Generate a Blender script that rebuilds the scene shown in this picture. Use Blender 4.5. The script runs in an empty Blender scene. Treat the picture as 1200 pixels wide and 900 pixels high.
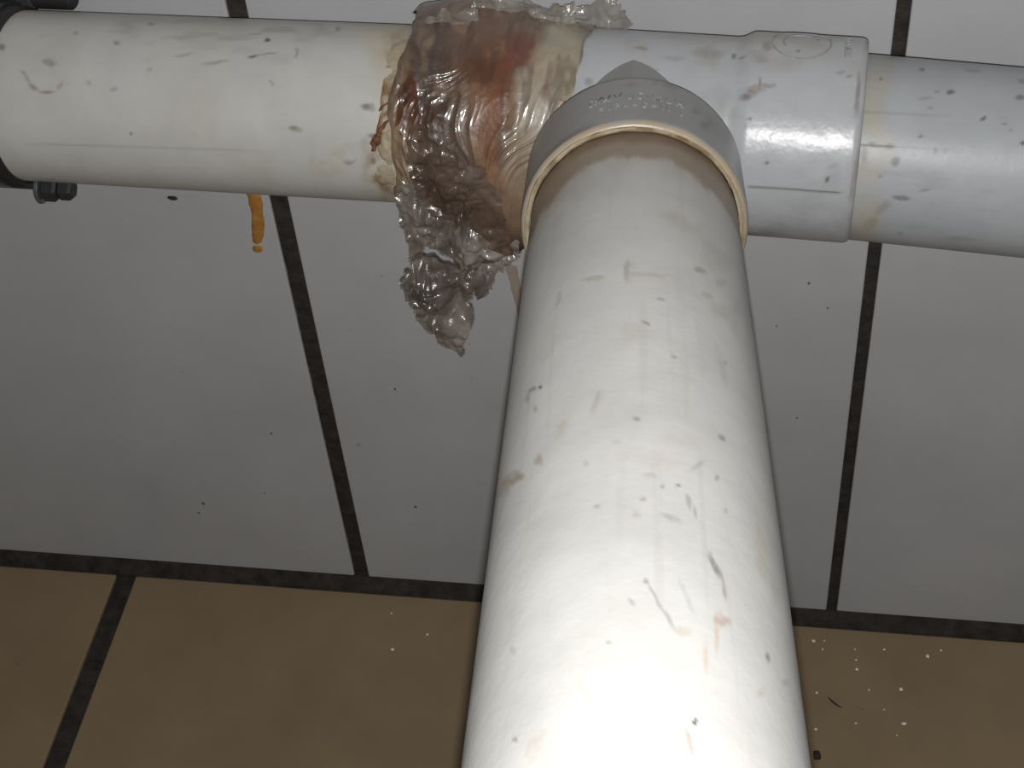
import bpy, math
import numpy as np
from mathutils import Vector, Matrix

# ---------------------------------------------------------------- camera, world, light, exposure
CAM = np.array([0.23881, -0.60111, 0.82090])
PITCH, YAW, ROLL, FPX = 0.79709, -0.21273, -0.09856, 1908.27
def cam_axes():
    cy, sy, cp, sp, cr, sr = (math.cos(YAW), math.sin(YAW), math.cos(PITCH), math.sin(PITCH), math.cos(ROLL), math.sin(ROLL))
    f = np.array([sy*cp, cy*cp, -sp]); r = np.array([cy, -sy, 0.0]); u = np.cross(r, f)
    return cr*r+sr*u, -sr*r+cr*u, f
CR, CU, CF = cam_axes()
cd = bpy.data.cameras.new('camera'); cam = bpy.data.objects.new('camera', cd)
bpy.context.scene.collection.objects.link(cam)
m = Matrix.Identity(4)
for i in range(3):
    m[i][0], m[i][1], m[i][2], m[i][3] = CR[i], CU[i], -CF[i], CAM[i]
cam.matrix_world = m
cd.sensor_width = 36.0; cd.lens = 36.0*FPX/1200.0; cd.clip_start = 0.01
sc = bpy.context.scene; sc.camera = cam
w = bpy.data.worlds.new('dim_room'); sc.world = w; w.use_nodes = True
w.node_tree.nodes['Background'].inputs[0].default_value = (1.0, 0.93, 0.84, 1)
w.node_tree.nodes['Background'].inputs[1].default_value = 0.016
ld = bpy.data.lights.new('phone_flash', 'POINT'); ld.energy = 14.0; ld.color = (1.0, 0.985, 0.965); ld.shadow_soft_size = 0.0025
lo = bpy.data.objects.new('phone_flash', ld); sc.collection.objects.link(lo)
lo.location = Vector(CAM + CR*0.0006 - CU*0.0080)
sc.view_settings.view_transform = 'Standard'; sc.view_settings.look = 'None'
sc.view_settings.gamma = 1.0; sc.view_settings.use_curve_mapping = False
sc.view_settings.exposure = 0.0

# ---------------------------------------------------------------- numpy helpers
EX, EY, EZ = np.eye(3)
def nrm(v): v = np.asarray(v, float); return v/np.linalg.norm(v)
def project(P):
    d = P-CAM; z = d@CF
    return 600+FPX*(d@CR)/z, 450-FPX*(d@CU)/z
def hash3(i, j, k, seed):
    n = (i.astype(np.int64)*374761393 + j.astype(np.int64)*668265263 + k.astype(np.int64)*2147483647 + seed*1274126177) & 0xffffffff
    n = ((n ^ (n >> 13))*1274126177) & 0xffffffff
    n = ((n ^ (n >> 15))*2246822519) & 0xffffffff
    return ((n ^ (n >> 16)) & 0xffffff)/float(0xffffff)
def vnoise(x, y, z, seed=0):
    x, y, z = np.broadcast_arrays(np.asarray(x, float), np.asarray(y, float), np.asarray(z, float))
    xi, yi, zi = np.floor(x), np.floor(y), np.floor(z)
    a, b, c = x-xi, y-yi, z-zi
    a, b, c = (t*t*t*(t*(t*6-15)+10) for t in (a, b, c))
    r = 0
    for dx in (0, 1):
        for dy in (0, 1):
            for dz in (0, 1):
                r = r + hash3(xi+dx, yi+dy, zi+dz, seed)*(a if dx else 1-a)*(b if dy else 1-b)*(c if dz else 1-c)
    return r*2-1
def fbm(x, y, z, seed=0, octv=4):
    s = 0; amp = 1; fr = 1; tot = 0
    for o in range(octv):
        s = s+amp*vnoise(x*fr+o*7.3, y*fr+o*3.1, z*fr+o*5.7, seed+o); tot += amp; amp *= .5; fr *= 2.03
    return s/tot
def ridge(x, y, z, seed=0, octv=3):
    s = 0; amp = 1; fr = 1; tot = 0
    for o in range(octv):
        s = s+amp*(1-2.2*np.abs(vnoise(x*fr+o*2.3, y*fr+o*9.1, z*fr+o*1.7, seed+o))); tot += amp; amp *= .5; fr *= 2.1
    return s/tot
def sstep(a, b, x):
    t = np.clip((x-a)/(b-a), 0, 1); return t*t*(3-2*t)
def lin(r, g, b):
    c = np.array([r, g, b])/255.0
    return np.where(c <= .04045, c/12.92, ((c+.055)/1.055)**2.4)
def mixc(col, c, k):
    return col*(1-k[:, None])+np.asarray(c)[None, :]*k[:, None]

# ---------------------------------------------------------------- object helpers
C = sc.collection
def link(o, parent=None, kind=None):
    C.objects.link(o)
    if parent is not None: o.parent = parent
    if kind: o['kind'] = kind
    return o
def tag(o, label=None, cat=None, group=None):
    if label: o['label'] = label
    if cat: o['category'] = cat
    if group: o['group'] = group
    return o
def empty(name, loc, label, cat, group=None):
    o = bpy.data.objects.new(name, None); o.empty_display_size = .02
    link(o); o.location = Vector(loc); return tag(o, label, cat, group)
def mesh_np(name, V, F, mat, parent=None, col=None, smooth=True, angle=40, kind=None):
    """V n×3 world coordinates, F m×4 or m×3 index array"""
    V = np.asarray(V, float)
    if parent is not None: V = V-np.array(parent.location)
    me = bpy.data.meshes.new(name)
    F = np.asarray(F, np.int32); n = F.shape[1]
    me.vertices.add(len(V)); me.vertices.foreach_set('co', V.astype(np.float32).ravel())
    me.loops.add(F.size); me.loops.foreach_set('vertex_index', F.ravel())
    me.polygons.add(len(F)); me.polygons.foreach_set('loop_start', np.arange(0, F.size, n, dtype=np.int32))
    me.update(calc_edges=True); me.validate()
    me.polygons.foreach_set('use_smooth', [smooth]*len(me.polygons))
    if smooth and angle: me.set_sharp_from_angle(angle=math.radians(angle))
    if col is not None:
        a = me.color_attributes.new('tint', 'FLOAT_COLOR', 'POINT')
        rgba = np.ones((len(V), 4), np.float32); rgba[:, :col.shape[1]] = np.clip(col, 0, 1)
        a.data.foreach_set('color', rgba.ravel())
    me.materials.append(mat)
    o = bpy.data.objects.new(name, me)
    return link(o, parent, kind)
def grid_faces(n, m, close=False):
    i = np.arange(n-1)[:, None]; j = np.arange(m if close else m-1)[None, :]
    j2 = (j+1) % m
    a = i*m+j; b = i*m+j2; c = (i+1)*m+j2; d = (i+1)*m+j
    return np.stack([a, b, c, d], -1).reshape(-1, 4)
def frame_of(P0, u):
    """axis frame whose theta=0 direction faces the camera side"""
    u = nrm(u); v = CAM-P0; v = v-(v@u)*u; e = nrm(v); s = np.cross(u, e)
    return u, e, s
def thetas(nf=240, nb=36, half=100):
    h = math.radians(half)
    return np.concatenate([np.linspace(-h, h, nf, endpoint=False), np.linspace(h, 2*math.pi-h, nb, endpoint=False)])
def lathe(P0, u, prof, th, rfun=None):
    """prof: list of (t, r). returns V, F, T, TH arrays"""
    u, e, s = frame_of(P0, u)
    t = np.array([p[0] for p in prof])[:, None]; r = np.array([p[1] for p in prof])[:, None]
    TH = np.broadcast_to(th[None, :], (len(prof), len(th))); T = np.broadcast_to(t, TH.shape)
    RR = np.broadcast_to(r, TH.shape)
    if rfun is not None: RR = RR+rfun(T, TH)
    V = P0+T[..., None]*u+RR[..., None]*(np.cos(TH)[..., None]*e+np.sin(TH)[..., None]*s)
    return V.reshape(-1, 3), grid_faces(len(prof), len(th), True), T.ravel(), TH.ravel()
def orient(V, F, P0, u):
    return F

# ---------------------------------------------------------------- materials
def mat_new(name):
    m = bpy.data.materials.new(name); m.use_nodes = True
    nt = m.node_tree; b = nt.nodes['Principled BSDF']; return m, nt, b
def add(nt, t, **kw):
    n = nt.nodes.new(t)
    for k, v in kw.items(): setattr(n, k, v)
    return n
def noise_node(nt, scale, detail=4, rough=.6, coord='Object', stretch=None):
    tc = add(nt, 'ShaderNodeTexCoord'); n = add(nt, 'ShaderNodeTexNoise')
    n.inputs['Scale'].default_value = scale; n.inputs['Detail'].default_value = detail; n.inputs['Roughness'].default_value = rough
    if stretch:
        mp = add(nt, 'ShaderNodeMapping'); mp.inputs['Scale'].default_value = stretch
        nt.links.new(tc.outputs[coord], mp.inputs['Vector']); nt.links.new(mp.outputs[0], n.inputs['Vector'])
    else: nt.links.new(tc.outputs[coord], n.inputs['Vector'])
    return n
def ramp(nt, src, stops):
    r = add(nt, 'ShaderNodeValToRGB'); el = r.color_ramp.elements
    while len(el) < len(stops): el.new(.5)
    for e, (p, c) in zip(el, stops): e.position = p; e.color = (*c, 1) if len(c) == 3 else c
    nt.links.new(src, r.inputs[0]); return r
def bump(nt, b, src, strength, dist):
    bp = add(nt, 'ShaderNodeBump'); bp.inputs['Strength'].default_value = strength; bp.inputs['Distance'].default_value = dist
    nt.links.new(src, bp.inputs['Height'])
    old = b.inputs['Normal'].links[0].from_socket if b.inputs['Normal'].links else None
    if old: nt.links.new(old, bp.inputs['Normal'])
    nt.links.new(bp.outputs[0], b.inputs['Normal']); return bp
def tinted(name, rough=.35, nscale=60, namt=.12, spec=.5, coat=0, coat_rough=.1, bumps=(), rough_var=.1):
    m, nt, b = mat_new(name)
    a = add(nt, 'ShaderNodeVertexColor', layer_name='tint')
    n = noise_node(nt, nscale, 5, .65)
    r = ramp(nt, n.outputs[0], [(.3, (1-namt,)*3), (.7, (1,)*3)])
    mx = add(nt, 'ShaderNodeMix', data_type='RGBA', blend_type='MULTIPLY'); mx.inputs[0].default_value = 1
    nt.links.new(a.outputs[0], mx.inputs[6]); nt.links.new(r.outputs[0], mx.inputs[7])
    nt.links.new(mx.outputs[2], b.inputs['Base Color'])
    rr = add(nt, 'ShaderNodeMapRange'); rr.inputs[3].default_value = rough-rough_var; rr.inputs[4].default_value = rough+rough_var
    nt.links.new(n.outputs[0], rr.inputs[0]); nt.links.new(rr.outputs[0], b.inputs['Roughness'])
    b.inputs['Specular IOR Level'].default_value = spec
    b.inputs['Coat Weight'].default_value = coat; b.inputs['Coat Roughness'].default_value = coat_rough
    for s, st, d in bumps:
        bump(nt, b, noise_node(nt, s, 4, .6).outputs[0], st, d)
    return m
PVC = tinted('worn_pvc', .42, 45, .10, .45, bumps=((25, .25, .002), (600, .12, .0004)))
PVC_FIT = tinted('moulded_pvc', .33, 60, .10, .5, bumps=((40, .35, .002), (500, .15, .0004)))
WRAP = tinted('glue_soaked_film', .42, 120, .22, .45, coat=.6, coat_rough=.12, bumps=((110, .25, .002), (380, .18, .0010)), rough_var=.12)
PUTTY = tinted('cream_putty', .55, 150, .15, .4, bumps=((300, .5, .001),))
def film_mat(name='crumpled_clear_film', c=((.075, .060, .050), (.155, .130, .112), (.29, .262, .235)), a0=.6, a1=.93):
    m, nt, b = mat_new(name)
    n = noise_node(nt, 45, 5, .6)
    r = ramp(nt, n.outputs[0], [(.34, c[0]), (.5, c[1]), (.68, c[2])])
    nt.links.new(r.outputs[0], b.inputs['Base Color'])
    b.inputs['Roughness'].default_value = .3; b.inputs['Specular IOR Level'].default_value = .55
    b.inputs['Coat Weight'].default_value = .7; b.inputs['Coat Roughness'].default_value = .1
    bump(nt, b, noise_node(nt, 170, 3, .6).outputs[0], .45, .0015)
    n2 = noise_node(nt, 70, 4, .6, stretch=(1, 1, .5))
    al = ramp(nt, n2.outputs[0], [(.3, (a0,)*3), (.62, (a1,)*3)])
    nt.links.new(al.outputs[0], b.inputs['Alpha']); return m
FILM = film_mat()
FILM3 = film_mat('brown_soaked_film', ((.08, .05, .035), (.15, .105, .08), (.24, .20, .17)), .3, .68)
def film_light():
    m, nt, b = mat_new('thin_clear_film')
    n = noise_node(nt, 60, 4, .6)
    r = ramp(nt, n.outputs[0], [(.3, (.2, .17, .14)), (.7, (.4, .38, .35))])
    nt.links.new(r.outputs[0], b.inputs['Base Color'])
    b.inputs['Roughness'].default_value = .22; b.inputs['Specular IOR Level'].default_value = .7
    bump(nt, b, noise_node(nt, 300, 3, .6).outputs[0], .5, .001)
    n2 = noise_node(nt, 90, 3, .6)
    al = ramp(nt, n2.outputs[0], [(.3, (.4,)*3), (.7, (.8,)*3)])
    nt.links.new(al.outputs[0], b.inputs['Alpha']); return m
FILM2 = film_light()
def tile_mat(name, base, dark, rough, scale, spots, spotc, spec=.5):
    m, nt, b = mat_new(name)
    oi = add(nt, 'ShaderNodeObjectInfo')
    n = noise_node(nt, scale, 5, .6)
    r = ramp(nt, n.outputs[0], [(.3, dark), (.65, base)])
    n2 = noise_node(nt, spots, 2, .5)
    r2 = ramp(nt, n2.outputs[0], [(.74, (0, 0, 0)), (.80, (.55, .55, .55))])
    mx = add(nt, 'ShaderNodeMix', data_type='RGBA'); mx.inputs[7].default_value = (*spotc, 1)
    nt.links.new(r2.outputs[0], mx.inputs[0]); nt.links.new(r.outputs[0], mx.inputs[6])
    nt.links.new(mx.outputs[2], b.inputs['Base Color'])
    rr = add(nt, 'ShaderNodeMapRange'); rr.inputs[3].default_value = rough-.08; rr.inputs[4].default_value = rough+.12
    nt.links.new(n.outputs[0], rr.inputs[0]); nt.links.new(rr.outputs[0], b.inputs['Roughness'])
    b.inputs['Specular IOR Level'].default_value = spec
    bump(nt, b, noise_node(nt, 14, 3, .5).outputs[0], .12, .002)
    return m
WTILE = tile_mat('white_glazed_tile', (.475, .478, .492), (.415, .418, .43), .38, 9, 95, (.22, .2, .19))
FTILE = tile_mat('brown_floor_tile', (.268, .198, .118), (.225, .163, .096), .5, 14, 70, (.12, .08, .05), .35)
def simple(name, c, rough=.5, metal=0, c2=None, scale=80, bs=.3, bd=.001, alpha=None):
    m, nt, b = mat_new(name)
    n = noise_node(nt, scale, 4, .6)
    r = ramp(nt, n.outputs[0], [(.3, c2 or tuple(x*.75 for x in c)), (.7, c)])
    nt.links.new(r.outputs[0], b.inputs['Base Color'])
    b.inputs['Roughness'].default_value = rough; b.inputs['Metallic'].default_value = metal
    if alpha: b.inputs['Alpha'].default_value = alpha
    bump(nt, b, n.outputs[0], bs, bd); return m
GROUT = simple('dirty_grout', (.040, .032, .027), .9, 0, (.013, .010, .008), 120, .9, .003)
STEEL = simple('zinc_steel', (.32, .33, .35), .35, .85, scale=200)
BAND = simple('dark_rubber_band', (.020, .018, .018), .6)
DKSTEEL = simple('dull_dark_steel', (.09, .095, .10), .35, .7, scale=150)
DRIP = simple('amber_drip', (.46, .24, .06), .4, 0, (.30, .13, .03), 200)
SOFT = simple('grey_grime', (.17, .16, .155), .6)
SPECK = simple('black_grime', (.03, .025, .022), .7)
CRUMB = simple('white_crumb', (.95, .93, .85), .5)
EMB = simple('raised_pvc_letters', (.36, .37, .37), .35, 0, (.22, .22, .22), 300)

# ---------------------------------------------------------------- setting: tiled wall and floor
def box(name, lo_, hi_, mat, parent, bev=.0, kind=None, jitter=None):
    x0, y0, z0 = lo_; x1, y1, z1 = hi_
    V = np.array([(x, y, z) for x in (x0, x1) for y in (y0, y1) for z in (z0, z1)], float)
    F = [(0, 1, 3, 2), (4, 6, 7, 5), (0, 4, 5, 1), (2, 3, 7, 6), (0, 2, 6, 4), (1, 5, 7, 3)]
    o = mesh_np(name, V, F, mat, parent, smooth=False, kind=kind)
    if bev:
        bm = __import__('bmesh').new(); bmesh_ = __import__('bmesh'); bm.from_mesh(o.data)
        bmesh_.ops.bevel(bm, geom=bm.edges[:], offset=bev, segments=2, affect='EDGES', profile=.5)
        bm.to_mesh(o.data); bm.free()
    return o
W = .2917
def edge_strip(P, Q, width_fun, depthaxis, seed, name, mat, parent, n=160):
    """grout bead whose borders are ragged; P->Q on the wall or floor plane"""
    P, Q = np.array(P, float), np.array(Q, float); d = nrm(Q-P); nax = np.array(depthaxis, float); s = np.cross(d, nax)
    t = np.linspace(0, 1, n); L = np.linalg.norm(Q-P)
    V = []
    for k, off in enumerate((-1, -.55, 0, .55, 1)):
        wv = width_fun(t)*(1+.10*vnoise(t*L*90, k*3.3, 0, seed)+.10*vnoise(t*L*300, k*5.3, 1, seed))
        h = (.0000 if abs(off) == 1 else .0007+.0003*vnoise(t*L*200, k, 2, seed))
        V.append(P+t[:, None]*(Q-P)+(off*wv/2)[:, None]*s+(np.zeros(n)+h)[:, None]*nax)
    V = np.array(V).reshape(-1, 3)
    return mesh_np(name, V, grid_faces(5, n), mat, parent)

wall = box('wall_back', (-1.17, .0026, -.02), (1.46, .06, 1.2), GROUT, None, kind='structure')
floor = box('floor', (-1.17, -1.2, -.06), (1.46, .0026, -.0026), GROUT, None, kind='structure')
JL, JR = .0090, .0061          # joint widths left and right in view
vj = {k: .0056 for k in range(-4, 6)}; vj[0] = JL; vj[1] = JR
for r, (z0, z1) in enumerate(((.0085, .592), (.5975, 1.18))):
    for k in range(-4, 5):
        x0 = k*W+vj[k]/2+(.0003 if k == 0 else 0); x1 = (k+1)*W-vj[k+1]/2
        o = box('wall_tile', (x0, 0, z0), (x1, .008, z1), WTILE, wall, .0009)
        if r == 0 and k == -1: tile_l = o
        if r == 0 and k == 0: tile_m = o
FX = -.1557
for j in range(4):
    for k in range(-3, 5):
        x0 = FX+k*W+.0066; x1 = FX+(k+1)*W-.0066
        y1 = -.0064-j*W; y0 = y1-W+.0105
        # the joints of this floor run slightly off square
        o = box('floor_tile', (x0, y0, -.008), (x1, y1, 0), FTILE, floor, .0010)
# ragged grout lines lying in the joints
edge_strip((0.000, .0018, 0), (0.000, .0018, .62), lambda t: JL*1.02+0*t, (0, -1, 0), 3, 'wall_grout', GROUT, wall, 400)
edge_strip((W, .0018, 0), (W, .0018, .62), lambda t: JR*(1.05+.75*np.exp(-((t-.045)/.02)**2)), (0, -1, 0), 5, 'wall_grout', GROUT, wall, 400)
edge_strip((-.6, -.0012, .0035), (.8, -.0012, .0035), lambda t: .0125+0*t, (0, -.7071, .7071), 8, 'corner_grout', GROUT, wall, 700)

# marks on the left wall tile: amber drip and a black speck
def blob_on_wall(name, pts, mat, parent, h=.0008, seed=1):
    """pts: list of (x, z, halfwidth): a bead running down the wall"""
    pts = np.array(pts); n = 40
    t = np.linspace(0, 1, n); s = np.linspace(0, 1, len(pts))
    x = np.interp(t, s, pts[:, 0]); z = np.interp(t, s, pts[:, 1]); hw = np.interp(t, s, pts[:, 2])
    hw = hw*(1+.12*vnoise(t*14, 0, 0, seed)); hw[0] = hw[-1] = 1e-5
    V = []
    for a in np.linspace(-1, 1, 9):
        V.append(np.stack([x+a*hw, -h*np.sqrt(max(0, 1-a*a))*np.ones(n)+.0001, z], 1))
    V = np.array(V).reshape(-1, 3)
    return mesh_np(name, V, grid_faces(9, n), mat, parent)
tag(blob_on_wall('amber_drip', [(-.0150, .3215, .0032), (-.0118, .3165, .0034), (-.0122, .309, .0037), (-.0128, .301, .0034), (-.0148, .291, .0030), (-.0160, .2862, .0026), (-.0163, .2850, .0010)], DRIP, tile_l, .0011), 'amber drip running down the white tile')
blob_on_wall('amber_drip', [(-.0163, .2835, .0020), (-.0166, .2816, .0031), (-.0168, .2795, .0024)], DRIP, tile_l, .0012, 4)
blob_on_wall('grime_spot', [(-.0552, .3142, .0018), (-.0552, .3129, .0034), (-.0550, .3116, .0018)], SPECK, tile_l, .0005, 6)
def wallp(px, py):
    d = CF+CR*(px-600)/FPX-CU*(py-450)/FPX; t = -CAM[1]/d[1]; p = CAM+t*d; return p[0], p[2]
def floorp(px, py):
    d = CF+CR*(px-600)/FPX-CU*(py-450)/FPX; t = -CAM[2]/d[2]; p = CAM+t*d; return p[0], p[1]
for i, (px, py, r) in enumerate(((238, 590, 3), (233, 601, 2.2), (487, 594, 2.5), (463, 456, 2), (318, 508, 2.2), (310, 578, 1.6))):
    x, z = wallp(px, py); q = r/2200
    blob_on_wall('grime_spot', [(x, z+q, q*.6), (x, z, q), (x, z-q, q*.5)], SOFT, tile_l if px < 400 else tile_m, .0002, 10+i)
for i, (px, py, r) in enumerate(((948, 332, 2), (910, 382, 1.3), (970, 361, 1.5), (934, 490, 1.6))):
    x, z = wallp(px, py); q = r/2200
    blob_on_wall('grime_spot', [(x, z+q, q*.6), (x, z, q), (x, z-q, q*.5)], SOFT, tile_m, .0002, 30+i)
# pale brown run on the tile behind the branch pipe
x, z = wallp(602, 330)
RUN = simple('thin_brown_run', (.42, .36, .30), .4, 0, (.36, .30, .24), 100, alpha=.75)
blob_on_wall('brown_run', [(x-.001, z+.012, .0035), (x+.0005, z, .0032), (x+.002, z-.018, .0022), (x+.003, z-.04, .0012)], RUN, tile_m, .0003, 50)

# ---------------------------------------------------------------- pipes
RP = .0375
T0 = np.array([.18200+.0012, -.05500, .40804])
UL = nrm([1, -.04075, .00829]); UR = nrm([1, -.04566, -.04680]); UB = nrm([.09931-.004, -1, .27832])
UT = nrm([1, -.043, -.016])

def paint_blobs(col, P, N, blobs, seed=0, wob=2.0):
    px, py = project(P); face = np.einsum('ij,ij->i', N, CAM-P) > 0
    md = .45+.75*sstep(-.35, .35, fbm(px/7, py/7, 3, seed+20, 3))
    wx = px+wob*fbm(px/9, py/9, seed, seed, 3); wy = py+wob*fbm(px/9+40, py/9, seed, seed+9, 3)
    lx = 11*fbm(px/22, py/22, 2, seed+30, 2); ly = 11*fbm(px/22, py/22, 8, seed+31, 2)
    for (cx, cy, rx, ry, ang, c, st) in blobs:
        big = min(1, max(0, (min(rx, ry)-3)/5))
        a = math.radians(ang); dx, dy = wx+big*lx-cx, wy+big*ly-cy
        u = (dx*math.cos(a)+dy*math.sin(a))/rx; v = (-dx*math.sin(a)+dy*math.cos(a))/ry
        k = np.clip((1.5-(u*u+v*v))/1.3, 0, 1)*st*(.9-.15*big)*np.clip(md+.35*(1-big), 0, 1)*face
        col = mixc(col, c, k)
    return col
def pipe(name, u, t0, t1, tv0, tv1, step, base, label, blobs, extra, rf=None, wall_t=.0025, mat=None, th=None):
    o = empty(name, T0+u*t0, label, 'pipe')
    ts = [(t0, RP-wall_t), (t0, RP-.0004), (t0+.0004*np.sign(t1-t0), RP)]
    rest0 = np.linspace(t0+.001*np.sign(t1-t0), tv0, 8, endpoint=False)
    vis = np.arange(tv0, tv1, step*np.sign(tv1-tv0)); rest1 = np.linspace(tv1, t1, 12)
    ts += [(t, RP) for t in rest0]+[(t, RP) for t in vis]+[(t, RP) for t in rest1]
    ts += [(t1, RP-wall_t)]+[(t, RP-wall_t) for t in np.linspace(t1, t0, 10)][1:]
    th = thetas() if th is None else th
    V, F, T, TH = lathe(T0, u, ts, th, rf)
    if (t1-t0) < 0: F = F[:, ::-1]
    F = F[:, ::-1]
    ax = T0+T[:, None]*u; N = V-ax; N /= np.linalg.norm(N, axis=1)[:, None]
    col = np.tile(np.array(base)[None, :], (len(V), 1))
    col = extra(col, V, N, T, TH); col = paint_blobs(col, V, N, blobs, seed=len(blobs))
    mesh_np('pipe_body', V, F, mat or PVC, o, col)
    return o, (V, N)

DK = lin(60, 50, 45); BR = lin(120, 95, 70); TAN = lin(165, 150, 120); GR = lin(120, 118, 115)
# left run -------------------------------------------------------
def ex_left(col, P, N, T, TH):
    px, py = project(P)
    n = fbm(P[:, 0]*30, P[:, 1]*30, P[:, 2]*30, 5)
    col = mixc(col, (.46, .45, .40), .5*sstep(.0, .6, n))
    # yellowed zone beside the wrap
    k = sstep(425, 470, px+14*n+10*np.abs(py-130)/60)*.55
    col = mixc(col, (.52, .45, .30), k)
    # soiling along the upper quarter
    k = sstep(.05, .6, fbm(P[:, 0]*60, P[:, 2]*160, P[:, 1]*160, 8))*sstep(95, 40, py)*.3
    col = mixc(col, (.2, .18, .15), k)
    col = mixc(col, (.24, .22, .20), sstep(-.75, -1.5, TH-2*math.pi*(TH > math.pi))*.30)  # grazing-edge shade painted into the colour, apart from the soiling above
    # thin line along the lower part
    g = np.exp(-((py-(167+.035*px)+1.5*n)/1.4)**2)*sstep(340, 260, px)*sstep(10, 60, px)*.22
    return mixc(col, (.15, .14, .13), g)
left_blobs = [(313, 47, 3.5, 2.8, 0, DK, .95), (296, 66, 6, 2.2, -15, DK, .8), (314, 63, 13, 1.2, -8, GR*.7, .6), (253, 73, 17, 2.2, -6, BR*.8, .45),
 (215, 65, 12, 2, -8, GR*.8, .4), (58, 71, 7, 4.5, 0, GR*.5, .55), (137, 51, 4, 3, 0, DK, .5), (90, 38, 3, 3, 0, DK, .4), (153, 157, 2.2, 2.2, 0, DK, .7),
 (347, 152, 8, 4, 15, lin(110, 105, 70), .8), (318, 97, 2, 5, -20, DK, .4), (347, 62, 2.2, 6, 10, DK, .5), (178, 28, 5, 2, 0, DK, .45), (228, 157, 1.5, 4, -20, DK, .4),
 (133, 105, 5, 3, 0, GR*.8, .35), (104, 98, 3, 4, 0, GR*.8, .35), (176, 81, 3, 3, 0, DK, .3), (300, 40, 10, 1.4, 0, GR, .4), (1, 56, 5, 4, 0, DK, .7), (395, 34, 4, 3, 0, DK, .5),
 (375, 42, 30, 8, 0, lin(130, 120, 100), .3), (30, 90, 2.2, 9, -30, BR*.8, .6), (40, 103, 8, 2.2, 30, BR*.8, .7), (55, 108, 9, 2, 0, BR*.8, .6), (70, 100, 3, 7, 30, BR, .35),
 (380, 195, 18, 10, 15, lin(175, 155, 110), .45), (402, 178, 14, 10, 0, lin(165, 150, 115), .4), (432, 205, 16, 14, 0, lin(150, 130, 95), .45),
 (448, 216, 15, 15, 0, lin(112, 78, 34), 1), (462, 200, 8, 10, 0, lin(110, 80, 40), .6), (432, 172, 12, 20, 15, lin(140, 112, 80), .7), (434, 125, 8, 6, 30, lin(70, 42, 28), .8), (437, 188, 3, 4, 0, BR, .7),
 (437, 160, 7, 3, 20, lin(80, 45, 30), .8), (456, 77, 3, 3, 0, DK, .6), (466, 55, 18, 22, 0, lin(140, 120, 90), .7), (440, 60, 14, 18, 0, lin(170, 155, 125), .45),
 (408, 190, 5, 3, 0, DK, .25), (412, 190, 7, 2, -30, BR, .4)]
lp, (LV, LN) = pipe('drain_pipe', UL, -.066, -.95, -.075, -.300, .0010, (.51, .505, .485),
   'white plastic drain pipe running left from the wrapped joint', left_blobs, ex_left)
# right run ------------------------------------------------------
def ex_right(col, P, N, T, TH):
    px, py = project(P); n = fbm(P[:, 0]*40, P[:, 1]*40, P[:, 2]*40, 15)
    col = mixc(col, (.33, .35, .38), .45*sstep(0, .6, n))
    lim = 1052-.12*(py-60)
    col = mixc(col, (.40, .375, .31), sstep(lim+9, lim-9, px+13*fbm(px/40, py/22, 0, 77, 3))*(.25+.5*sstep(-.35, .35, fbm(px/30, py/25, 4, 78, 3))))
    k = sstep(.1, .6, fbm(P[:, 0]*50, P[:, 2]*200, P[:, 1]*200, 18))*.22
    col = mixc(col, (.26, .25, .24), k)
    yl = 170+.055*(px-1010)
    g = np.exp(-((py-yl)/1.3)**2)*(.75*sstep(1055, 1035, px)+.3*sstep(1150, 1050, px))
    col = mixc(col, lin(70, 62, 55), np.clip(g, 0, .85))
    yl = 131+.05*(px-1010)
    col = mixc(col, lin(120, 110, 100), np.exp(-((py-yl)/1.6)**2)*.3*sstep(1140, 1060, px))
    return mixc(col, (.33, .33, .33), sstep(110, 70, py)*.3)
right_blobs = [(1081, 81, 3, 2.5, 0, DK, .7), (1032, 92, 3, 2.5, 0, DK, .6), (1114, 108, 4, 3, 0, DK, .9), (1098, 108, 2, 2, 0, DK, .6), (1152, 139, 2.5, 2.5, 0, DK, .85),
 (1177, 145, 2, 2, 0, DK, .6), (1185, 153, 2, 2, 0, DK, .4), (1079, 160, 3, 2.5, 0, DK, .6), (1049, 190, 5, 5, 20, GR*.5, .8), (1057, 232, 11, 3, 8, GR*.45, .7),
 (1085, 223, 7, 2, -10, GR*.6, .5), (1031, 207, 2.2, 2.2, 0, DK, .5), (1199, 169, 3, 3, 0, DK, .9), (1196, 115, 6, 4, 0, DK, .6), (1096, 177, 3, 5, 0, GR*.6, .5), (1108, 178, 3, 4, 0, GR*.6, .4),
 (1085, 115, 10, 2, 0, GR*.8, .4), (1090, 126, 3, 2, 0, GR*.6, .5), (1022, 262, 8, 6, -30, BR*.9, .45), (1012, 180, 4, 12, 0, BR*.7, .6), (1022, 170, 7, 4, 0, DK, .5), (1043, 171, 4, 4, 0, DK, .5),
 (1035, 245, 12, 5, -40, BR, .35), (1000, 270, 10, 8, 0, lin(140, 120, 90), .5), (1055, 274, 4, 3, 0, GR*.7, .4), (1125, 280, 20, 3, 5, GR*.8, .3), (1140, 83, 10, 2, 5, GR*.7, .4), (1198, 95, 6, 3, 0, GR*.7, .5)]
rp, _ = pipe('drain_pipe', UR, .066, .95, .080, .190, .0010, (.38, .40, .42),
   'bluish white plastic drain pipe running right from the moulded socket', right_blobs, ex_right)
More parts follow.
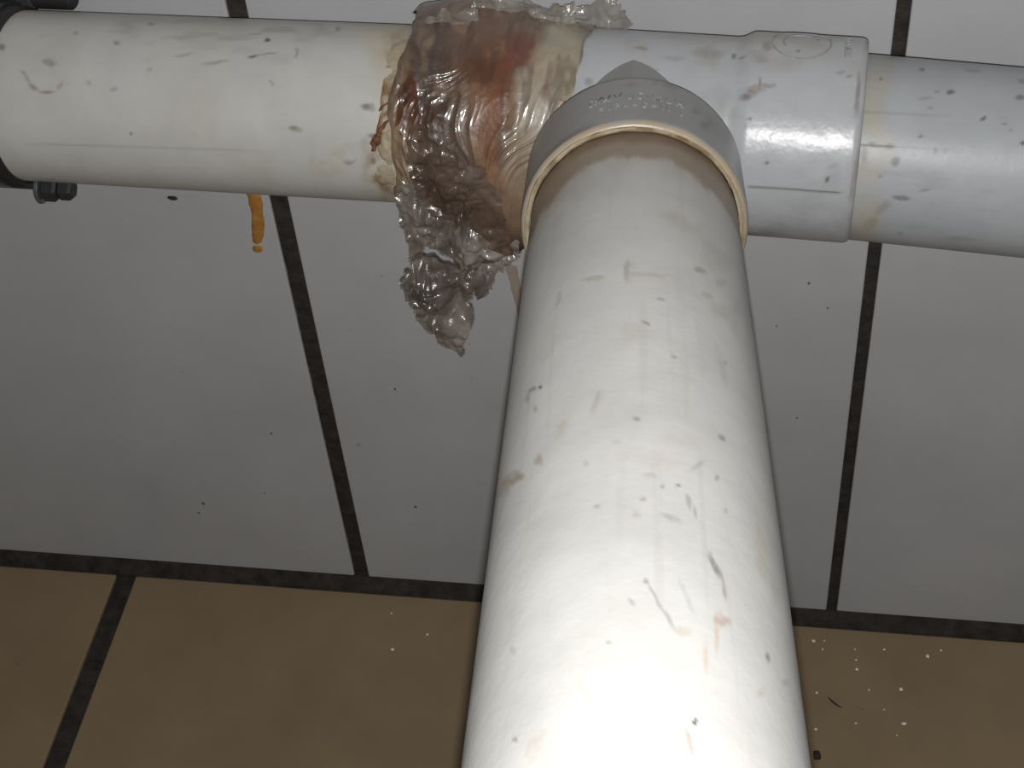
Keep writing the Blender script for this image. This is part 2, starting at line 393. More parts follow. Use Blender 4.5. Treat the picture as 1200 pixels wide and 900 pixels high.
# branch ---------------------------------------------------------
def ex_branch(col, P, N, T, TH):
    px, py = project(P); n = fbm(P[:, 0]*35, P[:, 1]*35, P[:, 2]*35, 25); n2 = fbm(TH*6, T*60, 0, 26)
    n3 = fbm(TH*14, T*12, 1, 27)
    col = mixc(col, (.45, .45, .435), .4*sstep(0, .6, n))
    TE = T-.013*sstep(.3, 1.5, np.abs(TH)); col = col*(.88+.12*sstep(.13, .24, T))[:, None]  # base darkened toward the socket: light falloff painted in, partly grime
    k = sstep(.1285, .1195, TE+.007*n2+.004*n)   # brown ring under the socket
    col = mixc(col, lin(128, 106, 82), k*.80)
    k = sstep(.150, .120, TE+.012*n2)*.3; col = mixc(col, lin(150, 135, 112), k)
    k = sstep(.1135, .105, T+.004*n2); col = mixc(col, lin(100, 76, 50), k*.6)
    k = sstep(.15, .11, T+.01*n2)*sstep(.3, 1.2, TH)*.5; col = mixc(col, lin(140, 115, 85), k)
    k = sstep(.25, .6, n3)*.12; col = mixc(col, (.3, .28, .24), k)
    return col
branch_blobs = [(735, 318, 4, 12, 0, GR, .45), (760, 322, 22, 3, 5, TAN*.9, .35), (820, 316, 8, 4, 25, BR*.9, .5), (829, 346, 7, 4, 25, TAN*.8, .5), (848, 365, 14, 8, 45, TAN*.85, .35), (845, 330, 7, 5, 20, GR, .35), (655, 505, 6, 12, 20, TAN*.9, .3), (762, 540, 40, 9, 0, TAN, .18), (800, 520, 30, 12, 0, TAN, .15), (640, 400, 14, 22, 20, TAN, .15), (737, 395, 26, 10, 0, TAN, .2), (608, 556, 8, 5, 30, TAN*.7, .5), (633, 453, 3, 2.5, 0, DK, .9), (624, 456, 5, 2.5, -40, BR*.8, .7), (619, 466, 3, 7, 15, BR, .45), (627, 480, 2.5, 4, 0, BR, .4), (745, 490, 5, 2.5, 10, GR*.5, .6),
 (757, 379, 6, 2, 20, BR*.8, .6), (695, 326, 14, 3.5, -8, lin(150, 130, 110), .45), (775, 351, 6, 2, 10, GR*.7, .45), (846, 513, 5, 3, 30, GR*.55, .7), (630, 540, 6, 5, 0, BR, .5),
 (602, 563, 14, 7, -45, lin(140, 118, 90), .7), (592, 578, 8, 9, 0, lin(150, 130, 105), .5), (686, 544, 4, 4, 0, TAN, .5), (840, 560, 2.2, 3, 0, DK, .5), (777, 569, 3, 2, 0, DK, .7), (794, 568, 4, 2, -15, DK, .7),
 (762, 557, 8, 4, 0, GR, .3), (754, 585, 4, 2.2, 0, BR*.8, .5), (746, 604, 5, 5, 0, TAN*.8, .5), (785, 606, 13, 4, 20, GR, .4), (807, 588, 3, 9, -15, GR*.75, .55), (815, 600, 2, 8, -10, GR*.7, .5),
 (850, 599, 2.5, 2.5, 0, DK, .45), (700, 594, 4, 3, 0, GR, .4), (838, 663, 4, 16, -28, GR*.6, .75), (848, 690, 3, 14, -10, BR*.9, .5), (851, 723, 9, 8, 30, lin(150, 110, 90), .6), (840, 745, 3, 22, 0, lin(180, 155, 125), .5),
 (827, 770, 3, 22, 0, lin(185, 160, 130), .5), (757, 681, 4, 3, 30, BR*.8, .55), (768, 700, 2.5, 20, -28, GR, .5), (783, 725, 2.5, 18, -30, GR, .45), (803, 740, 6, 8, -20, TAN, .4), (740, 705, 6, 3, 40, GR, .45), (713, 753, 4, 2.5, 0, TAN*.7, .5),
 (899, 771, 3, 6, -10, GR*.6, .7), (814, 846, 5, 3, -35, lin(40, 36, 32), 1), (808, 870, 3, 22, -12, lin(165, 135, 120), .6), (603, 866, 4, 3, 0, BR, .6), (625, 870, 9, 16, 20, TAN, .35), (600, 762, 4, 6, 0, GR, .4),
 (890, 640, 7, 40, -10, lin(190, 175, 145), .4), (905, 690, 6, 24, -10, lin(170, 160, 140), .35), (800, 262, 22, 9, 12, lin(165, 152, 130), .45), (838, 300, 20, 14, 30, lin(160, 148, 130), .35), (860, 370, 8, 30, -10, lin(160, 145, 125), .4),
 (700, 470, 5, 16, 20, TAN, .3), (697, 470, 2, 14, 25, GR, .3), (722, 518, 6, 2.5, 0, TAN, .4), (818, 545, 12, 3, -30, GR, .35), (790, 418, 4, 2, 0, DK, .35), (850, 424, 2, 2, 0, DK, .35), (805, 700, 3, 24, -24, GR*1.1, .25),
 (655, 350, 3, 10, 15, GR, .3), (740, 322, 7, 11, 0, lin(165, 155, 140), .3), (920, 800, 4, 4, 0, GR*.8, .4), (888, 812, 8, 5, -30, TAN, .4), (690, 820, 30, 5, 60, TAN*1.1, .2), (846, 430, 5, 26, -15, GR, .2)]
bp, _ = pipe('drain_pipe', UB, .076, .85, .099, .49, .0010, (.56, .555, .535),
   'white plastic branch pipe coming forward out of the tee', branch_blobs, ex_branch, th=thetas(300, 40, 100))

# ---------------------------------------------------------------- tee fitting
tee = empty('tee_fitting', T0, 'grey moulded plastic tee fitting joining the three drain pipes', 'fitting')
RS = .0413
def steps(a, b, n): return list(np.linspace(a, b, n))
def tee_prof():
    p = [(-.060, .0377), (-.0910, .0377), (-.0915, .0385), (-.0915, RS-.0012), (-.0908, RS-.0003), (-.0895, RS)]
    p += [(t, RS) for t in steps(-.088, -.048, 12)]
    p += [(-.0465, RS-.0003), (-.0430, .0392), (-.0415, .0388)]
    p += [(t, .0387) for t in steps(-.040, .040, 110)]
    p += [(.0412, .0388), (.0428, .0392), (.0462, RS-.0003), (.0478, RS)]
    p += [(t, RS) for t in steps(.0485, .0890, 60)]
    p += [(.0900, RS-.0002), (.0912, RS-.0008), (.0916, RS-.0016), (.0916, .0385), (.0910, .0377), (.060, .0377), (.0595, .0350), (-.0595, .0350), (-.060, .0377)]
    return p
V, F, T, TH = lathe(T0, UT, tee_prof(), thetas(240, 40, 105))
ax = T0+T[:, None]*UT; N = V-ax; N /= np.linalg.norm(N, axis=1)[:, None]
col = np.tile(np.array([.42, .435, .455])[None, :], (len(V), 1))
px, py = project(V); n = fbm(V[:, 0]*50, V[:, 1]*50, V[:, 2]*50, 35)
col = mixc(col, (.31, .315, .32), .5*sstep(0, .5, n)); col = mixc(col, (.40, .36, .29), .45*sstep(105, 60, py)*sstep(-.2, .4, n))
yl = 219+.065*(px-878)
col = mixc(col, lin(75, 72, 68), np.exp(-((py-yl-.8*n)/1.1)**2)*sstep(874, 880, px)*sstep(990, 978, px)*.8)
tee_blobs = [(750, 57, 9, 2.2, 8, BR*.7, .5), (860, 66, 2.5, 4, 0, DK, .7), (868, 68, 2, 2, 0, DK, .5), (828, 62, 22, 7, 0, lin(115, 108, 95), .4), (884, 108, 9, 6, -25, lin(105, 82, 55), .8), (876, 114, 4, 4, 0, lin(70, 50, 35), .7),
 (898, 53, 6, 5, 0, lin(100, 75, 60), .5), (890, 66, 10, 8, 0, lin(120, 105, 90), .4), (891, 97, 1.4, 8, 0, DK, .7), (900, 100, 10, 3, 5, lin(110, 95, 75), .5), (878, 139, 2.5, 2.5, 0, DK, .8), (880, 148, 6, 5, 0, GR*.7, .35),
 (862, 130, 6, 10, 20, lin(150, 140, 125), .4), (845, 128, 6, 9, 20, lin(155, 148, 130), .4), (898, 191, 2.5, 2.5, 0, DK, .7), (970, 210, 5, 2.5, -50, DK, .7), (975, 195, 8, 3, -20, GR*.8, .3), (1005, 110, 3, 26, 4, lin(95, 80, 65), .6), (1003, 200, 3, 40, 12, lin(120, 105, 85), .5),
 (690, 98, 6, 4, 0, GR*.6, .5), (712, 92, 4, 3, 0, GR*.6, .4), (760, 80, 12, 3, 15, lin(110, 88, 75), .5), (935, 60, 3, 2.5, 0, DK, .5), (790, 68, 14, 3, 0, GR, .3), (985, 85, 6, 3, 0, DK, .3), (995, 90, 3, 2, 0, DK, .4)]
col = paint_blobs(col, V, N, tee_blobs, 3)
mesh_np('tee_body', V, F[:, ::-1], PVC_FIT, tee, col)
# branch socket, neck flaring into the body
RH = .0412
hp = [(.008, .0346), (.018, .0346), (.030, .0347), (.044, .0350), (.050, .0356), (.0525, .0372), (.0545, .0398), (.0560, RH-.0003), (.0575, RH)]
hp += [(t, RH) for t in steps(.0585, .0985, 60)]
hp += [(.0995, RH-.0002), (.1005, RH-.0010), (.1008, RH-.0018), (.1008, .0385), (.1002, .0377), (.066, .0377)]
V, F, T, TH = lathe(T0, UB, hp, thetas(240, 60, 105), lambda T, TH: np.where(T < .051, -.0050*np.clip(np.abs(np.where(TH > math.pi, TH-2*math.pi, TH))/.8, 0, 1), 0))
ax = T0+T[:, None]*UB; N = V-ax; N /= np.linalg.norm(N, axis=1)[:, None]
col = np.tile(np.array([.30, .30, .295])[None, :], (len(V), 1)); n = fbm(V[:, 0]*60, V[:, 1]*60, V[:, 2]*60, 45)
col = mixc(col, (.24, .235, .22), .5*sstep(0, .5, n)); col = mixc(col, lin(175, 155, 120), sstep(.0985, .1000, T+.0012*fbm(TH*8, T*50, 0, 3))*.6)
col = mixc(col, lin(95, 78, 60), sstep(.090, .0975, T+.003*n)*sstep(.25, .5, TH)*.5*sstep(.0995, .098, T))
px, py = project(V)
col = paint_blobs(col, V, N, [(828, 148, 9, 7, 20, lin(85, 75, 60), .5), (815, 130, 5, 4, 0, lin(90, 82, 70), .4), (740, 100, 6, 3, 0, GR*.6, .3), (788, 100, 14, 5, 15, lin(105, 95, 78), .4), (768, 97, 4, 3, 0, GR*.5, .3)], 5)
mesh_np('branch_socket', V, F[:, ::-1], PVC_FIT, tee, col)
# cream glue bead round the socket mouth
th = np.linspace(0, 2*math.pi, 300, endpoint=False); ph = np.linspace(0, 2*math.pi, 9)
u, e, s = frame_of(T0, UB)
gt = .1006; V = []
for a in ph:
    nn = fbm(th*7/math.pi*2, a, 0, 51, 3); rr = .0009*(1+.8*nn)
    R_ = .0386+rr*np.cos(a)+.0003*nn; tt = gt+rr*1.1*np.sin(a)+.0004*vnoise(np.cos(th)*4, np.sin(th)*4, 0, 5)
    V.append(T0+tt[:, None]*u+R_[:, None]*(np.cos(th)[:, None]*e+np.sin(th)[:, None]*s))
V = np.array(V); n = fbm(V[..., 0]*90, V[..., 1]*90, V[..., 2]*90, 52).ravel()
V = V.reshape(-1, 3); col = np.tile(lin(160, 148, 124)[None, :], (len(V), 1)); col = mixc(col, lin(118, 94, 66), sstep(-.2, .35, n)*.85)
o = mesh_np('glue_bead', V, grid_faces(9, 300, True), PUTTY, tee, col); o['label'] = 'cream dried glue bead around the branch socket mouth'

# raised lettering: bent round the fitting it stands on
def text_verts(body, size, extr):
    cu = bpy.data.curves.new('lettering', 'FONT'); cu.body = body; cu.size = size; cu.align_x = 'CENTER'; cu.extrude = extr; cu.offset = size*.015; cu.resolution_u = 3
    tmp = bpy.data.objects.new('tmp', cu); C.objects.link(tmp)
    me = bpy.data.meshes.new_from_object(tmp.evaluated_get(bpy.context.evaluated_depsgraph_get()))
    bpy.data.objects.remove(tmp); return me
def emboss(name, me, P0, u_ax, R, t_c, th_c, sx, sy, parent, axis_text=True, rot=0):
    """bends flat shapes (x right, y up) round the fitting; axis_text: text right = round the pipe"""
    bmesh_ = __import__('bmesh'); bm = bmesh_.new(); bm.from_mesh(me)
    bmesh_.ops.triangulate(bm, faces=bm.faces[:]); bm.to_mesh(me); bm.free()
    u, e, s = frame_of(P0, u_ax); loc = np.array(parent.location)
    for v in me.vertices:
        x, y, z = v.co.x*sx, v.co.y*sy, v.co.z
        x, y = x*math.cos(rot)-y*math.sin(rot), x*math.sin(rot)+y*math.cos(rot)
        if axis_text: th = th_c-x/R; t = t_c-y
        else: th = th_c-y/R; t = t_c+x
        v.co = Vector(P0+t*u+(R+z)*(math.cos(th)*e+math.sin(th)*s)-loc)
    me.materials.append(EMB); me.name = name
    return link(bpy.data.objects.new(name, me), parent)
def ring_mesh(r, w_, h, a0=0, a1=2*math.pi, n=60):
    a = np.linspace(a0, a1, n); V = []
    for dr, dz in ((-w_, -h), (-w_*.4, h), (w_*.4, h), (w_, -h)):
        V += [((r+dr)*math.cos(k), (r+dr)*math.sin(k), dz) for k in a]
    me = bpy.data.meshes.new('ring'); me.from_pydata(V, [], [tuple(int(q) for q in f) for f in grid_faces(4, n)]); return me
# ---------------------------------------------------------------- dirty plastic film wrapped over the left socket
def A(r, g, b, k=1.18): return np.clip(lin(r, g, b)*k, 0, 1)
wrap = empty('plastic_film_wrap', T0+UT*-.065, 'crumpled glue-soaked plastic film wrapped round the pipe joint, rust brown with a torn tail', 'wrap')
XA, XB = -.0945, -.020
xs = np.linspace(0, 1, 250); th = np.concatenate([np.linspace(-2.3, 2.3, 470, endpoint=False), np.linspace(2.3, 2*math.pi-2.3, 60, endpoint=False)])
S, TH = np.meshgrid(xs, th, indexing='ij')
cth, sth = np.cos(TH), np.sin(TH)
left_edge = XA+.005*fbm(cth*2.2, sth*2.2, 0, 61, 3)+.007*np.exp(-((TH-1.1)/.5)**2)*0+.004*np.exp(-((TH+.9)/.35)**2)
right_edge = XB+.0035*fbm(cth*3, sth*3, 0, 62, 3)-.016*sstep(.0, .7, TH)+.009*sstep(.9, 1.5, TH)
X = left_edge+S*(right_edge-left_edge)
g = lambda v, c, w_: np.exp(-((v-c)/w_)**2)
R_ = np.where(X < -.0478, RS, 0)+np.where((X >= -.0478), RS-(RS-.0390)*sstep(-.0478, -.041, X), 0)
R_ = np.where(X < -.0915, RP+.0010+(RS-RP-.0010)*sstep(-.0960, -.0915, X), R_)
R_ = R_+.0004+.0016*sstep(-.1, .12, S)*sstep(1, .8, S)
R_ = R_+.0155*g(TH, 1.45, .50)*g(X, -.049, .021)+.0050*g(TH, -1.5, .5)*g(X, -.064, .022)
leftness = sstep(-.058, -.078, X)
streak = ridge(X*150+5*vnoise(X*30, TH*1.2, 0, 5)+1.2*TH, TH*.8, 0, 63, 3)
YY, ZZ = cth*RS, sth*RS
D1 = X*.7+ZZ*.5+YY*.3+.012*vnoise(X*40, YY*40, ZZ*40, 91); D2 = -X*.5+ZZ*.8+.012*vnoise(X*40, YY*40, ZZ*40, 92); D3 = YY*.8-X*.3
crump = ridge(D1*75, D2*50, D3*50, 65, 2)+.35*ridge(D1*210, D2*130, D3*130, 66, 2)
env = sstep(0, .05, S)*sstep(1, .95, S)
R_ = R_+env*(.0010*streak*(1-.6*leftness)*(.35+.65*sstep(-.5, .2, TH))*(1-.85*sstep(.35, .9, TH))+.0015*crump*(.2+.8*leftness)*sstep(-1.2, .3, TH)+.0007*crump*leftness)
R_ = R_+env*.0016*ridge(D2*45, D1*40, D3*40, 67, 2)*sstep(.1, 1.0, TH)
u, e, s = frame_of(T0, UT)
V = (T0+X[..., None]*u+R_[..., None]*(cth[..., None]*e+sth[..., None]*s)).reshape(-1, 3)
px, py = project(V); X_ = X.ravel(); TH_ = TH.ravel(); S_ = S.ravel()
n1 = fbm(X_*70, TH_*2.2, 0, 71, 4); n2 = fbm(X_*160, TH_*4.5, 0, 72, 4); n3 = fbm(X_*260, TH_*2.2, 2, 73, 3)
qx, qy = px+16*n1+5*n2, py+18*n2
col = np.tile(A(98, 80, 68)[None, :], (len(V), 1))
def region(c, cx, cy, rx, ry, st, soft=1.0):
    global col
    k = np.clip((1.5-((qx-cx)/rx)**2-((qy-cy)/ry)**2)/soft, 0, 1)*st
    col = mixc(col, A(*c), k)
region((96, 74, 58), 560, 60, 75, 60, .9)            # brown upper middle
region((104, 84, 70), 560, 22, 75, 22, .8)
region((80, 68, 62), 505, 90, 26, 80, .85)           # grey brown left band
region((150, 142, 124), 655, 75, 34, 60, .95)        # milky right side
region((156, 148, 134), 628, 130, 24, 60, .9)
region((162, 157, 148), 640, 175, 22, 45, .9)
region((138, 122, 104), 612, 205, 20, 60, .75)
region((98, 62, 44), 575, 95, 30, 60, .85)           # rust core
region((104, 58, 46), 602, 62, 17, 22, .7, 1)
region((118, 78, 52), 572, 150, 16, 55, .75)
region((108, 76, 56), 560, 190, 16, 60, .75)
region((138, 108, 84), 578, 212, 20, 22, .6)
region((112, 90, 72), 590, 255, 34, 32, .85)
region((82, 66, 56), 585, 292, 40, 22, .8)
region((90, 79, 72), 515, 225, 42, 62, .85)
region((70, 50, 42), 507, 135, 11, 22, .8)
k = sstep(482, 468, qx-.6*np.abs(py-120)*.1)*.8; col = mixc(col, A(136, 116, 94), k)
k = sstep(.05, .35, n1+.4*n3)*sstep(500, 484, px)*.85; col = mixc(col, A(88, 52, 34), k)
region((86, 54, 36), 482, 128, 9, 44, .8)
region((112, 96, 80), 492, 40, 18, 16, .7)
region((112, 74, 44), 657, 128, 6, 16, .7, 1)
region((120, 84, 60), 634, 104, 5, 14, .5, 1)
k = sstep(.1, .4, n3)*.45; col = mixc(col, A(66, 48, 38), k)
k = sstep(.3, .75, -crump.ravel())*.45*sstep(580, 500, px); col = mixc(col, A(52, 38, 32), k)
k = sstep(.2, .5, -n2)*.22; col = mixc(col, A(165, 140, 112), k)
k = sstep(.2, .55, n2)*.3*sstep(520, 600, px)*sstep(640, 600, px)*sstep(210, 160, py); col = mixc(col, A(115, 64, 38), k)
mesh_np('wrapped_film', V, grid_faces(len(xs), len(th), True)[:, ::-1], WRAP, wrap, col, angle=0)

# cream putty smeared on the pipe left of the film
def putty_patch(cx, cy, rx, ry, seed, h=.0018):
    n_, m_ = 60, 40
    u, e, s = frame_of(T0, UL)
    # nearest pipe surface point to the pixel
    best = None
    tt, hh = np.meshgrid(np.linspace(-.16, -.09, 141), np.linspace(-1.5, 1.5, 200), indexing='ij')
    P = T0+tt[..., None]*u+RP*(np.cos(hh)[..., None]*e+np.sin(hh)[..., None]*s)
    a, b = project(P); k = np.argmin((a-cx)**2+(b-cy)**2); t_c, h_c = tt.ravel()[k], hh.ravel()[k]
    ht, hw = rx/2750, ry/2750/RP
    hw = hw/max(.35, abs(math.cos(h_c)))
    a = np.linspace(0, 2*math.pi, m_, endpoint=False); r = np.linspace(0, 1, n_//2)
    Rr, Aa = np.meshgrid(r, a, indexing='ij')
    edge = 1+.35*fbm(np.cos(Aa)*1.8, np.sin(Aa)*1.8, 0, seed, 3)
    t = t_c+ht*Rr*edge*np.cos(Aa); q = h_c+hw*Rr*edge*np.sin(Aa)
    H = -.0002+h*(1-Rr**4)*(.65+.5*fbm(t*300, q*9, 0, seed+1, 3))
    V = T0+t[..., None]*u+(RP+H)[..., None]*(np.cos(q)[..., None]*e+np.sin(q)[..., None]*s)
    V = V.reshape(-1, 3); nn = fbm(V[:, 0]*120, V[:, 1]*120, V[:, 2]*120, seed+3)
    c = np.tile(A(158, 147, 126)[None, :], (len(V), 1)); c = mixc(c, A(118, 86, 56), sstep(.0, .4, nn)*.85)
    F = grid_faces(n_//2, m_, True)
    return mesh_np('putty_smear', V, F, PUTTY, wrap, c)
for i, q in enumerate(((462, 108, 17, 30, .0016), (456, 160, 14, 34, .0024), (470, 62, 16, 22, .0010), (452, 206, 13, 14, .0008), (470, 150, 8, 26, .0032))):
    putty_patch(q[0], q[1], q[2], q[3], 80+i*5, q[4])
# rusty gouge showing in the putty
u, e, s = frame_of(T0, UL)
def strip_on_pipe(pts, w0, name, mat, R0, parent, seed):
    tt, hh = np.meshgrid(np.linspace(-.17, -.08, 181), np.linspace(-1.55, 1.55, 220), indexing='ij')
    P = T0+tt[..., None]*u+RP*(np.cos(hh)[..., None]*e+np.sin(hh)[..., None]*s); a, b = project(P)
    tc = []
    for (x, y, w_) in pts:
        k = np.argmin((a-x)**2+(b-y)**2); tc.append((tt.ravel()[k], hh.ravel()[k], w_/2750))
    tc = np.array(tc); sN = np.linspace(0, 1, len(tc)); q = np.linspace(0, 1, 30)
    t = np.interp(q, sN, tc[:, 0]); h = np.interp(q, sN, tc[:, 1]); ww = np.interp(q, sN, tc[:, 2])*(1+.4*vnoise(q*9, 0, 0, seed))
    V = []
    for o_ in np.linspace(-1, 1, 7):
        rr = R0+.0006*(1-o_*o_)
        V.append(T0+(t+o_*ww)[:, None]*u+rr*(np.cos(h)[:, None]*e+np.sin(h)[:, None]*s))
    return mesh_np(name, np.array(V).reshape(-1, 3), grid_faces(7, 30), mat, parent)
RUST = simple('rust_crust', (.20, .085, .035), .6, 0, (.07, .03, .015), 300, .8, .002)
strip_on_pipe([(455, 140, 1.5), (448, 150, 5), (442, 162, 6), (438, 176, 2.5)], 0, 'rust_crust', RUST, RP+.0014, wrap, 3)
strip_on_pipe([(460, 118, 1), (449, 124, 2.5), (444, 131, 1)], 0, 'rust_crust', RUST, RP+.0003, wrap, 5)
strip_on_pipe([(482, 98, 2), (479, 115, 5), (476, 138, 6), (478, 160, 5), (474, 176, 2)], 0, 'rust_crust', RUST, RP+.0030, wrap, 7)

# loose crumpled sheets of the same film
def inside(poly, x, y):
    c = np.zeros(x.shape, bool); n = len(poly)
    for i in range(n):
        x0, y0 = poly[i]; x1, y1 = poly[(i+1) % n]
        c ^= ((y0 > y) != (y1 > y)) & (x < (x1-x0)*(y-y0)/(y1-y0+1e-12)+x0)
    return c
def on_plane(px, py, y):
    d = CF+CR*(px-600)/FPX-CU*(py-450)/FPX; t = (y-CAM[1])/d[1]; return CAM+t*d
def sheet(name, poly, y0, mat, seed, amp=.006, fine=.0016, step=.0007, holes=(), ragged=.0022, lean=0.0, label=None, fq=70):
    Q = np.array([on_plane(a, b, y0) for a, b in poly]); P2 = Q[:, [0, 2]]
    H2 = [np.array([on_plane(a, b, y0) for a, b in h])[:, [0, 2]] for h in holes]
    x = np.arange(P2[:, 0].min()-.004, P2[:, 0].max()+.004, step); z = np.arange(P2[:, 1].min()-.004, P2[:, 1].max()+.004, step)
    Xg, Zg = np.meshgrid(x, z, indexing='ij')
    wx = Xg+ragged*fbm(Xg*260, Zg*260, 0, seed, 3); wz = Zg+ragged*fbm(Xg*260, Zg*260, 5, seed+3, 3)
    m_ = inside(P2, wx, wz)
    for h in H2: m_ &= ~inside(h, wx, wz)
    Y = y0+amp*ridge(Xg*fq, Zg*fq*.8, 0, seed+5, 2)+fine*ridge(Xg*fq*3.6, Zg*fq*3, 2, seed+7, 3)+lean*(Zg-Zg.max())
    Xd = Xg+.5*amp*vnoise(Xg*90, Zg*90, 3, seed+8); Zd = Zg+.5*amp*vnoise(Xg*90, Zg*90, 7, seed+9)
    V = np.stack([Xd, Y, Zd], -1).reshape(-1, 3); F = grid_faces(len(x), len(z)); mm = m_.ravel()
    F = F[mm[F].all(1)]
    used = np.unique(F); idx = -np.ones(len(V), int); idx[used] = np.arange(len(used))
    o = mesh_np(name, V[used], idx[F], mat, wrap, angle=0)
    if label: o['label'] = label
    return o
tail = [(474, 196), (500, 186), (528, 200), (548, 232), (580, 262), (612, 285), (610, 308), (588, 322), (574, 338), (566, 350), (556, 352), (554, 376), (548, 392), (536, 420), (526, 408), (517, 412), (506, 390), (492, 370), (480, 356), (470, 338), (482, 318), (478, 296), (468, 262), (466, 238)]
hole = [(498, 286), (512, 294), (532, 312), (516, 312), (502, 302)]
sheet('film_tail', tail, -.100, FILM, 201, amp=.0060, fine=.0022, fq=50, holes=(hole,), label='torn grey tail of crumpled clear film hanging below the pipe')
tail2 = [(486, 230), (560, 250), (604, 292), (570, 335), (548, 362), (536, 384), (512, 374), (492, 340), (486, 300)]
sheet('film_layer', tail2, -.088, FILM, 231, amp=.0055, fine=.0020, fq=60, holes=([(500, 284), (530, 300), (534, 314), (504, 306)],))
sheet('film_layer', [(466, 236), (480, 226), (496, 262), (512, 292), (500, 298), (484, 280), (472, 264)], -.107, FILM, 251, amp=.004, fine=.0016, fq=60)
sheet('film_layer', [(470, 318), (486, 326), (500, 350), (510, 378), (494, 366), (478, 354)], -.106, FILM, 261, amp=.004, fine=.0016, fq=60)
sheet('film_layer', [(556, 316), (600, 300), (588, 322), (574, 344), (560, 350), (552, 336)], -.104, FILM, 271, amp=.004, fine=.0016, fq=60)
sheet('film_layer', [(476, 150), (500, 140), (530, 160), (548, 200), (556, 250), (530, 270), (500, 250), (480, 220), (470, 190)], -.1020, FILM3, 281, amp=.0030, fine=.0018, fq=70)
sheet('film_layer', [(540, 190), (570, 200), (585, 240), (600, 290), (570, 300), (552, 270)], -.1055, FILM3, 291, amp=.003, fine=.0012, fq=50)
# flaps sticking up behind the pipe
sheet('film_flap', [(548, 22), (556, -6), (590, -16), (622, -4), (640, 8), (672, 6), (676, 24), (668, 42), (600, 34), (556, 34)], -.040, FILM2, 301, amp=.003, fine=.0012)
sheet('film_flap', [(640, 12), (664, 4), (690, 8), (700, -6), (722, -2), (730, 12), (740, 16), (739, 44), (716, 44), (690, 36), (672, 26), (650, 24)], -.034, FILM2, 321, amp=.0025, fine=.0010, holes=([(656, 10), (672, 10), (672, 15), (658, 15)],), label='clear film flap standing up behind the pipe')
sheet('film_flap', [(484, 34), (492, 22), (520, 12), (528, 18), (546, 10), (560, 8), (560, 28), (520, 40), (490, 44)], -.052, FILM2, 341, amp=.002, fine=.001)

# ---------------------------------------------------------------- clamp at the far left
clamp = empty('pipe_clamp', T0+UL*-.285, 'dark bolted clamp around the left end of the pipe', 'clamp')
Rc = RP+.0003; CX = -.0085
cp = [(-.262, Rc), (-.2618, Rc+.0010), (-.2630, Rc+.0014), (-.285, Rc+.0016), (-.3000, Rc+.0014), (-.3010, Rc+.0010), (-.3008, Rc), (-.262, Rc)]
V, F, T, TH = lathe(T0+UL*CX, UL, cp, np.linspace(0, 2*math.pi, 96, endpoint=False)); mesh_np('rubber_ring', V, F, BAND, clamp)
cp = [(-.268, Rc+.0012), (-.268, Rc+.0030), (-.297, Rc+.0030), (-.297, Rc+.0012)]
V, F, T, TH = lathe(T0+UL*CX, UL, cp, np.linspace(0, 2*math.pi, 96, endpoint=False)); mesh_np('steel_band', V, F, DKSTEEL, clamp)
def hexbolt(th_c, r_c, ta, tb, r, name, mat, sides=6, chamf=.0012):
    u, e, s = frame_of(T0, UL); c = T0+r_c*(math.cos(th_c)*e+math.sin(th_c)*s)
    a = np.arange(sides)*2*math.pi/sides+.3
    rows = []
    for t, rr in ((ta, 1e-5), (ta, r-chamf), (ta+chamf, r), (tb-chamf, r), (tb, r-chamf), (tb, 1e-5)):
        rows.append(c+t*u+rr*(np.cos(a)[:, None]*e+np.sin(a)[:, None]*s))
    return mesh_np(name, np.array(rows).reshape(-1, 3), grid_faces(6, sides, True), mat, clamp, smooth=sides > 8)
hexbolt(1.85, .0405, -.300, -.268, .0030, 'bolt', DKSTEEL, 16)
hexbolt(1.72, .0412, -.2690, -.2670, .0072, 'washer', STEEL, 28, .0005)
hexbolt(1.72, .0412, -.2670, -.2595, .0060, 'nut', DKSTEEL, 6)
hexbolt(1.72, .0412, -.2595, -.2525, .0050, 'lock_nut', DKSTEEL, 6)
hexbolt(-1.72, .0470, -.300, -.280, .0070, 'bolt_lug', DKSTEEL, 16)
hexbolt(-1.72, .0465, -.2800, -.2720, .0078, 'nut', STEEL, 6)
hexbolt(-1.72, .0450, -.2720, -.2530, .0060, 'bolt', BAND, 20)

# ---------------------------------------------------------------- crumbs and debris on the floor
def crumb(px, py, r, mat, label, cat, group, seed, name='crumb', flat=.6, longx=1):
    x, y = floorp(px, py); bmesh_ = __import__('bmesh'); bm = bmesh_.new()
    bmesh_.ops.create_icosphere(bm, subdivisions=1, radius=1.0)
    rg = np.random.RandomState(seed)
    for v in bm.verts:
        k = rg.uniform(.7, 1.25); v.co = Vector((v.co.x*r*k*longx, v.co.y*r*k, v.co.z*r*flat*k))
    zmin = min(v.co.z for v in bm.verts)
    me = bpy.data.meshes.new(name); bm.to_mesh(me); bm.free(); me.materials.append(mat)
    o = bpy.data.objects.new(name, me); link(o); o.location = (x, y, -zmin); o.rotation_euler.z = rg.uniform(0, 3)
    return tag(o, label, cat, group)
g1 = 'white crumbs on the left floor tile'
for i, (a, b, r) in enumerate(((460, 762, .0013), (501, 744, .0009), (459, 719, .0007))):
    crumb(a, b, r, CRUMB, ['larger white crumb on the brown floor tile left of the branch pipe', 'small white crumb nearest the left edge of the branch pipe', 'tiny pale crumb farthest back, near the wall, left of the branch pipe'][i], 'crumb', g1, i+1)
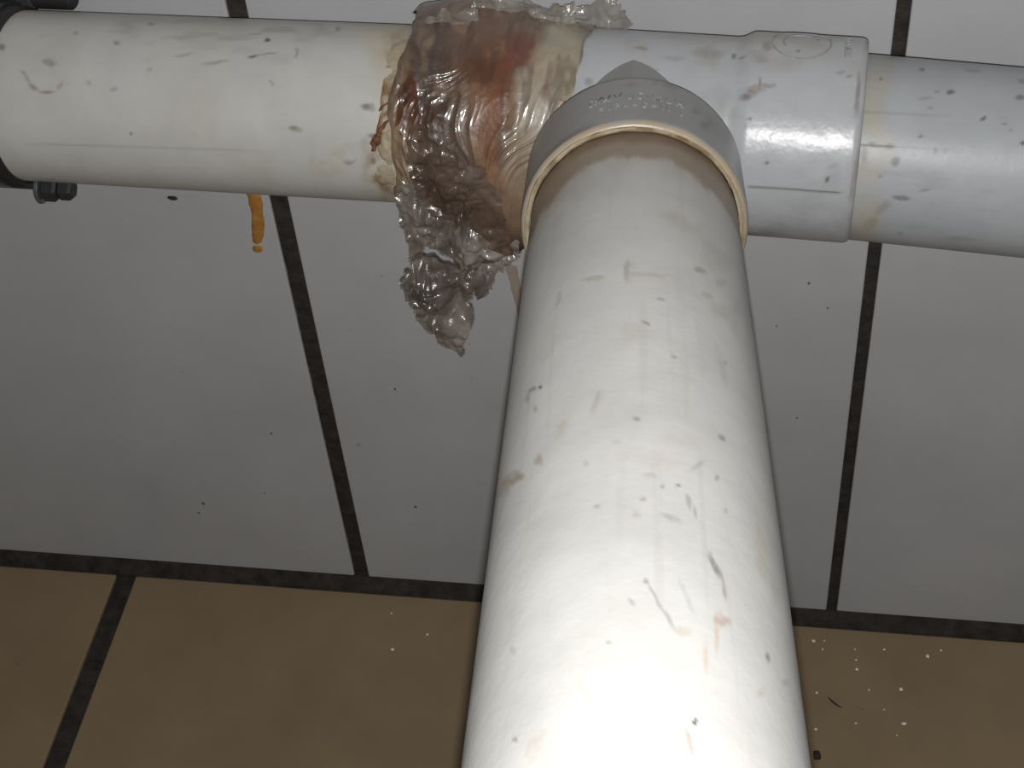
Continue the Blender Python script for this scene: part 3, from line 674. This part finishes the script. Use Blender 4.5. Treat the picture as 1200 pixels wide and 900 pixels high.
for i, (a, b, r) in enumerate(((953, 752, .0013), (964, 761, .0008), (966, 751, .0006), (1004, 785, .0012), (1003, 774, .0007), (1036, 762, .0009), (1002, 761, .0006), (1087, 770, .0012), (1103, 763, .0008), (1056, 809, .0013), (1059, 849, .0014), (1018, 809, .0007), (957, 812, .0008), (956, 855, .0009), (1003, 848, .0008), (1051, 862, .0005), (1036, 832, .0006))):
    crumb(a, b, r, CRUMB, ['larger white crumb beside the corner grout, nearest the right edge of the branch pipe', 'small crumb just right of the one nearest the pipe and grout', 'faint crumb between the branch pipe and the pair under the grout', 'bright white crumb in the middle of the tile, upper of the scattered row', 'small crumb directly above the bright middle one', 'dim crumb under the corner grout, between two brighter ones', 'faint crumb closest to the corner grout above the bright middle one', 'bright crumb farthest toward the right below the corner grout', 'small crumb at the right end, just right of the bright far crumb', 'bright white crumb halfway down the tile, right of the splinter', 'bright white crumb nearest the bottom of the picture right of the splinter', 'small crumb right of the splinter, on the way to the bright crumb', 'small crumb left of the splinter against the branch pipe', 'crumb low beside the branch pipe, below the splinter', 'crumb below the splinter, left of the lowest bright crumb', 'tiny crumb just under the lowest bright crumb', 'faint crumb between the two lower bright crumbs'][i], 'crumb', 'white crumbs on the right floor tile', i+20)
crumb(957, 886, .0030, SPECK, 'black lump of grime on the floor against the right edge of the branch pipe', 'debris', None, 90, 'grime_lump')
# thin dark hair / splinter
a = np.array([*floorp(970, 817), .0006]); b = np.array([*floorp(987, 830), .0006]); q = np.linspace(0, 1, 14)[:, None]
d = nrm(b-a); sd = np.cross(d, EZ); cc = a+(b-a)*q+sd*(.0008*np.sin(q*3.1)); V = []
for k in np.linspace(0, 2*math.pi, 6, endpoint=False):
    V.append(cc+.0005*(math.cos(k)*sd+math.sin(k)*EZ)*(.3+np.sin(q*math.pi)))
o = mesh_np('splinter', np.array(V).reshape(-1, 3), grid_faces(6, 14)[:, ::-1], SPECK, None); tag(o, 'thin dark splinter lying among the white crumbs', 'debris')

# ---------------------------------------------------------------- raised moulding marks
emboss('raised_lettering', text_verts('S%X Y U S : M E H', .0048, .0004), T0, UB, RH, .0785, -.02, .95, 1.9, tee)
emboss('raised_lettering', text_verts('= I P - = S = I I   I', .0046, .0004), T0, UB, RH, .0870, -.06, .95, 1.6, tee)
emboss('raised_lettering', text_verts('BV I I I', .0050, .0004), T0, UT, RS, .0850, -1.10, 1.3, .8, tee, False, math.pi/2)
emboss('raised_emblem', ring_mesh(.0115, .0006, .0004), T0, UT, RS, .0655, -1.12, 1, 1.1, tee, False)
emboss('raised_emblem', ring_mesh(.0070, .0006, .0004, .4, 3.6), T0, UT, RS, .0655, -1.12, 1, 1.1, tee, False)
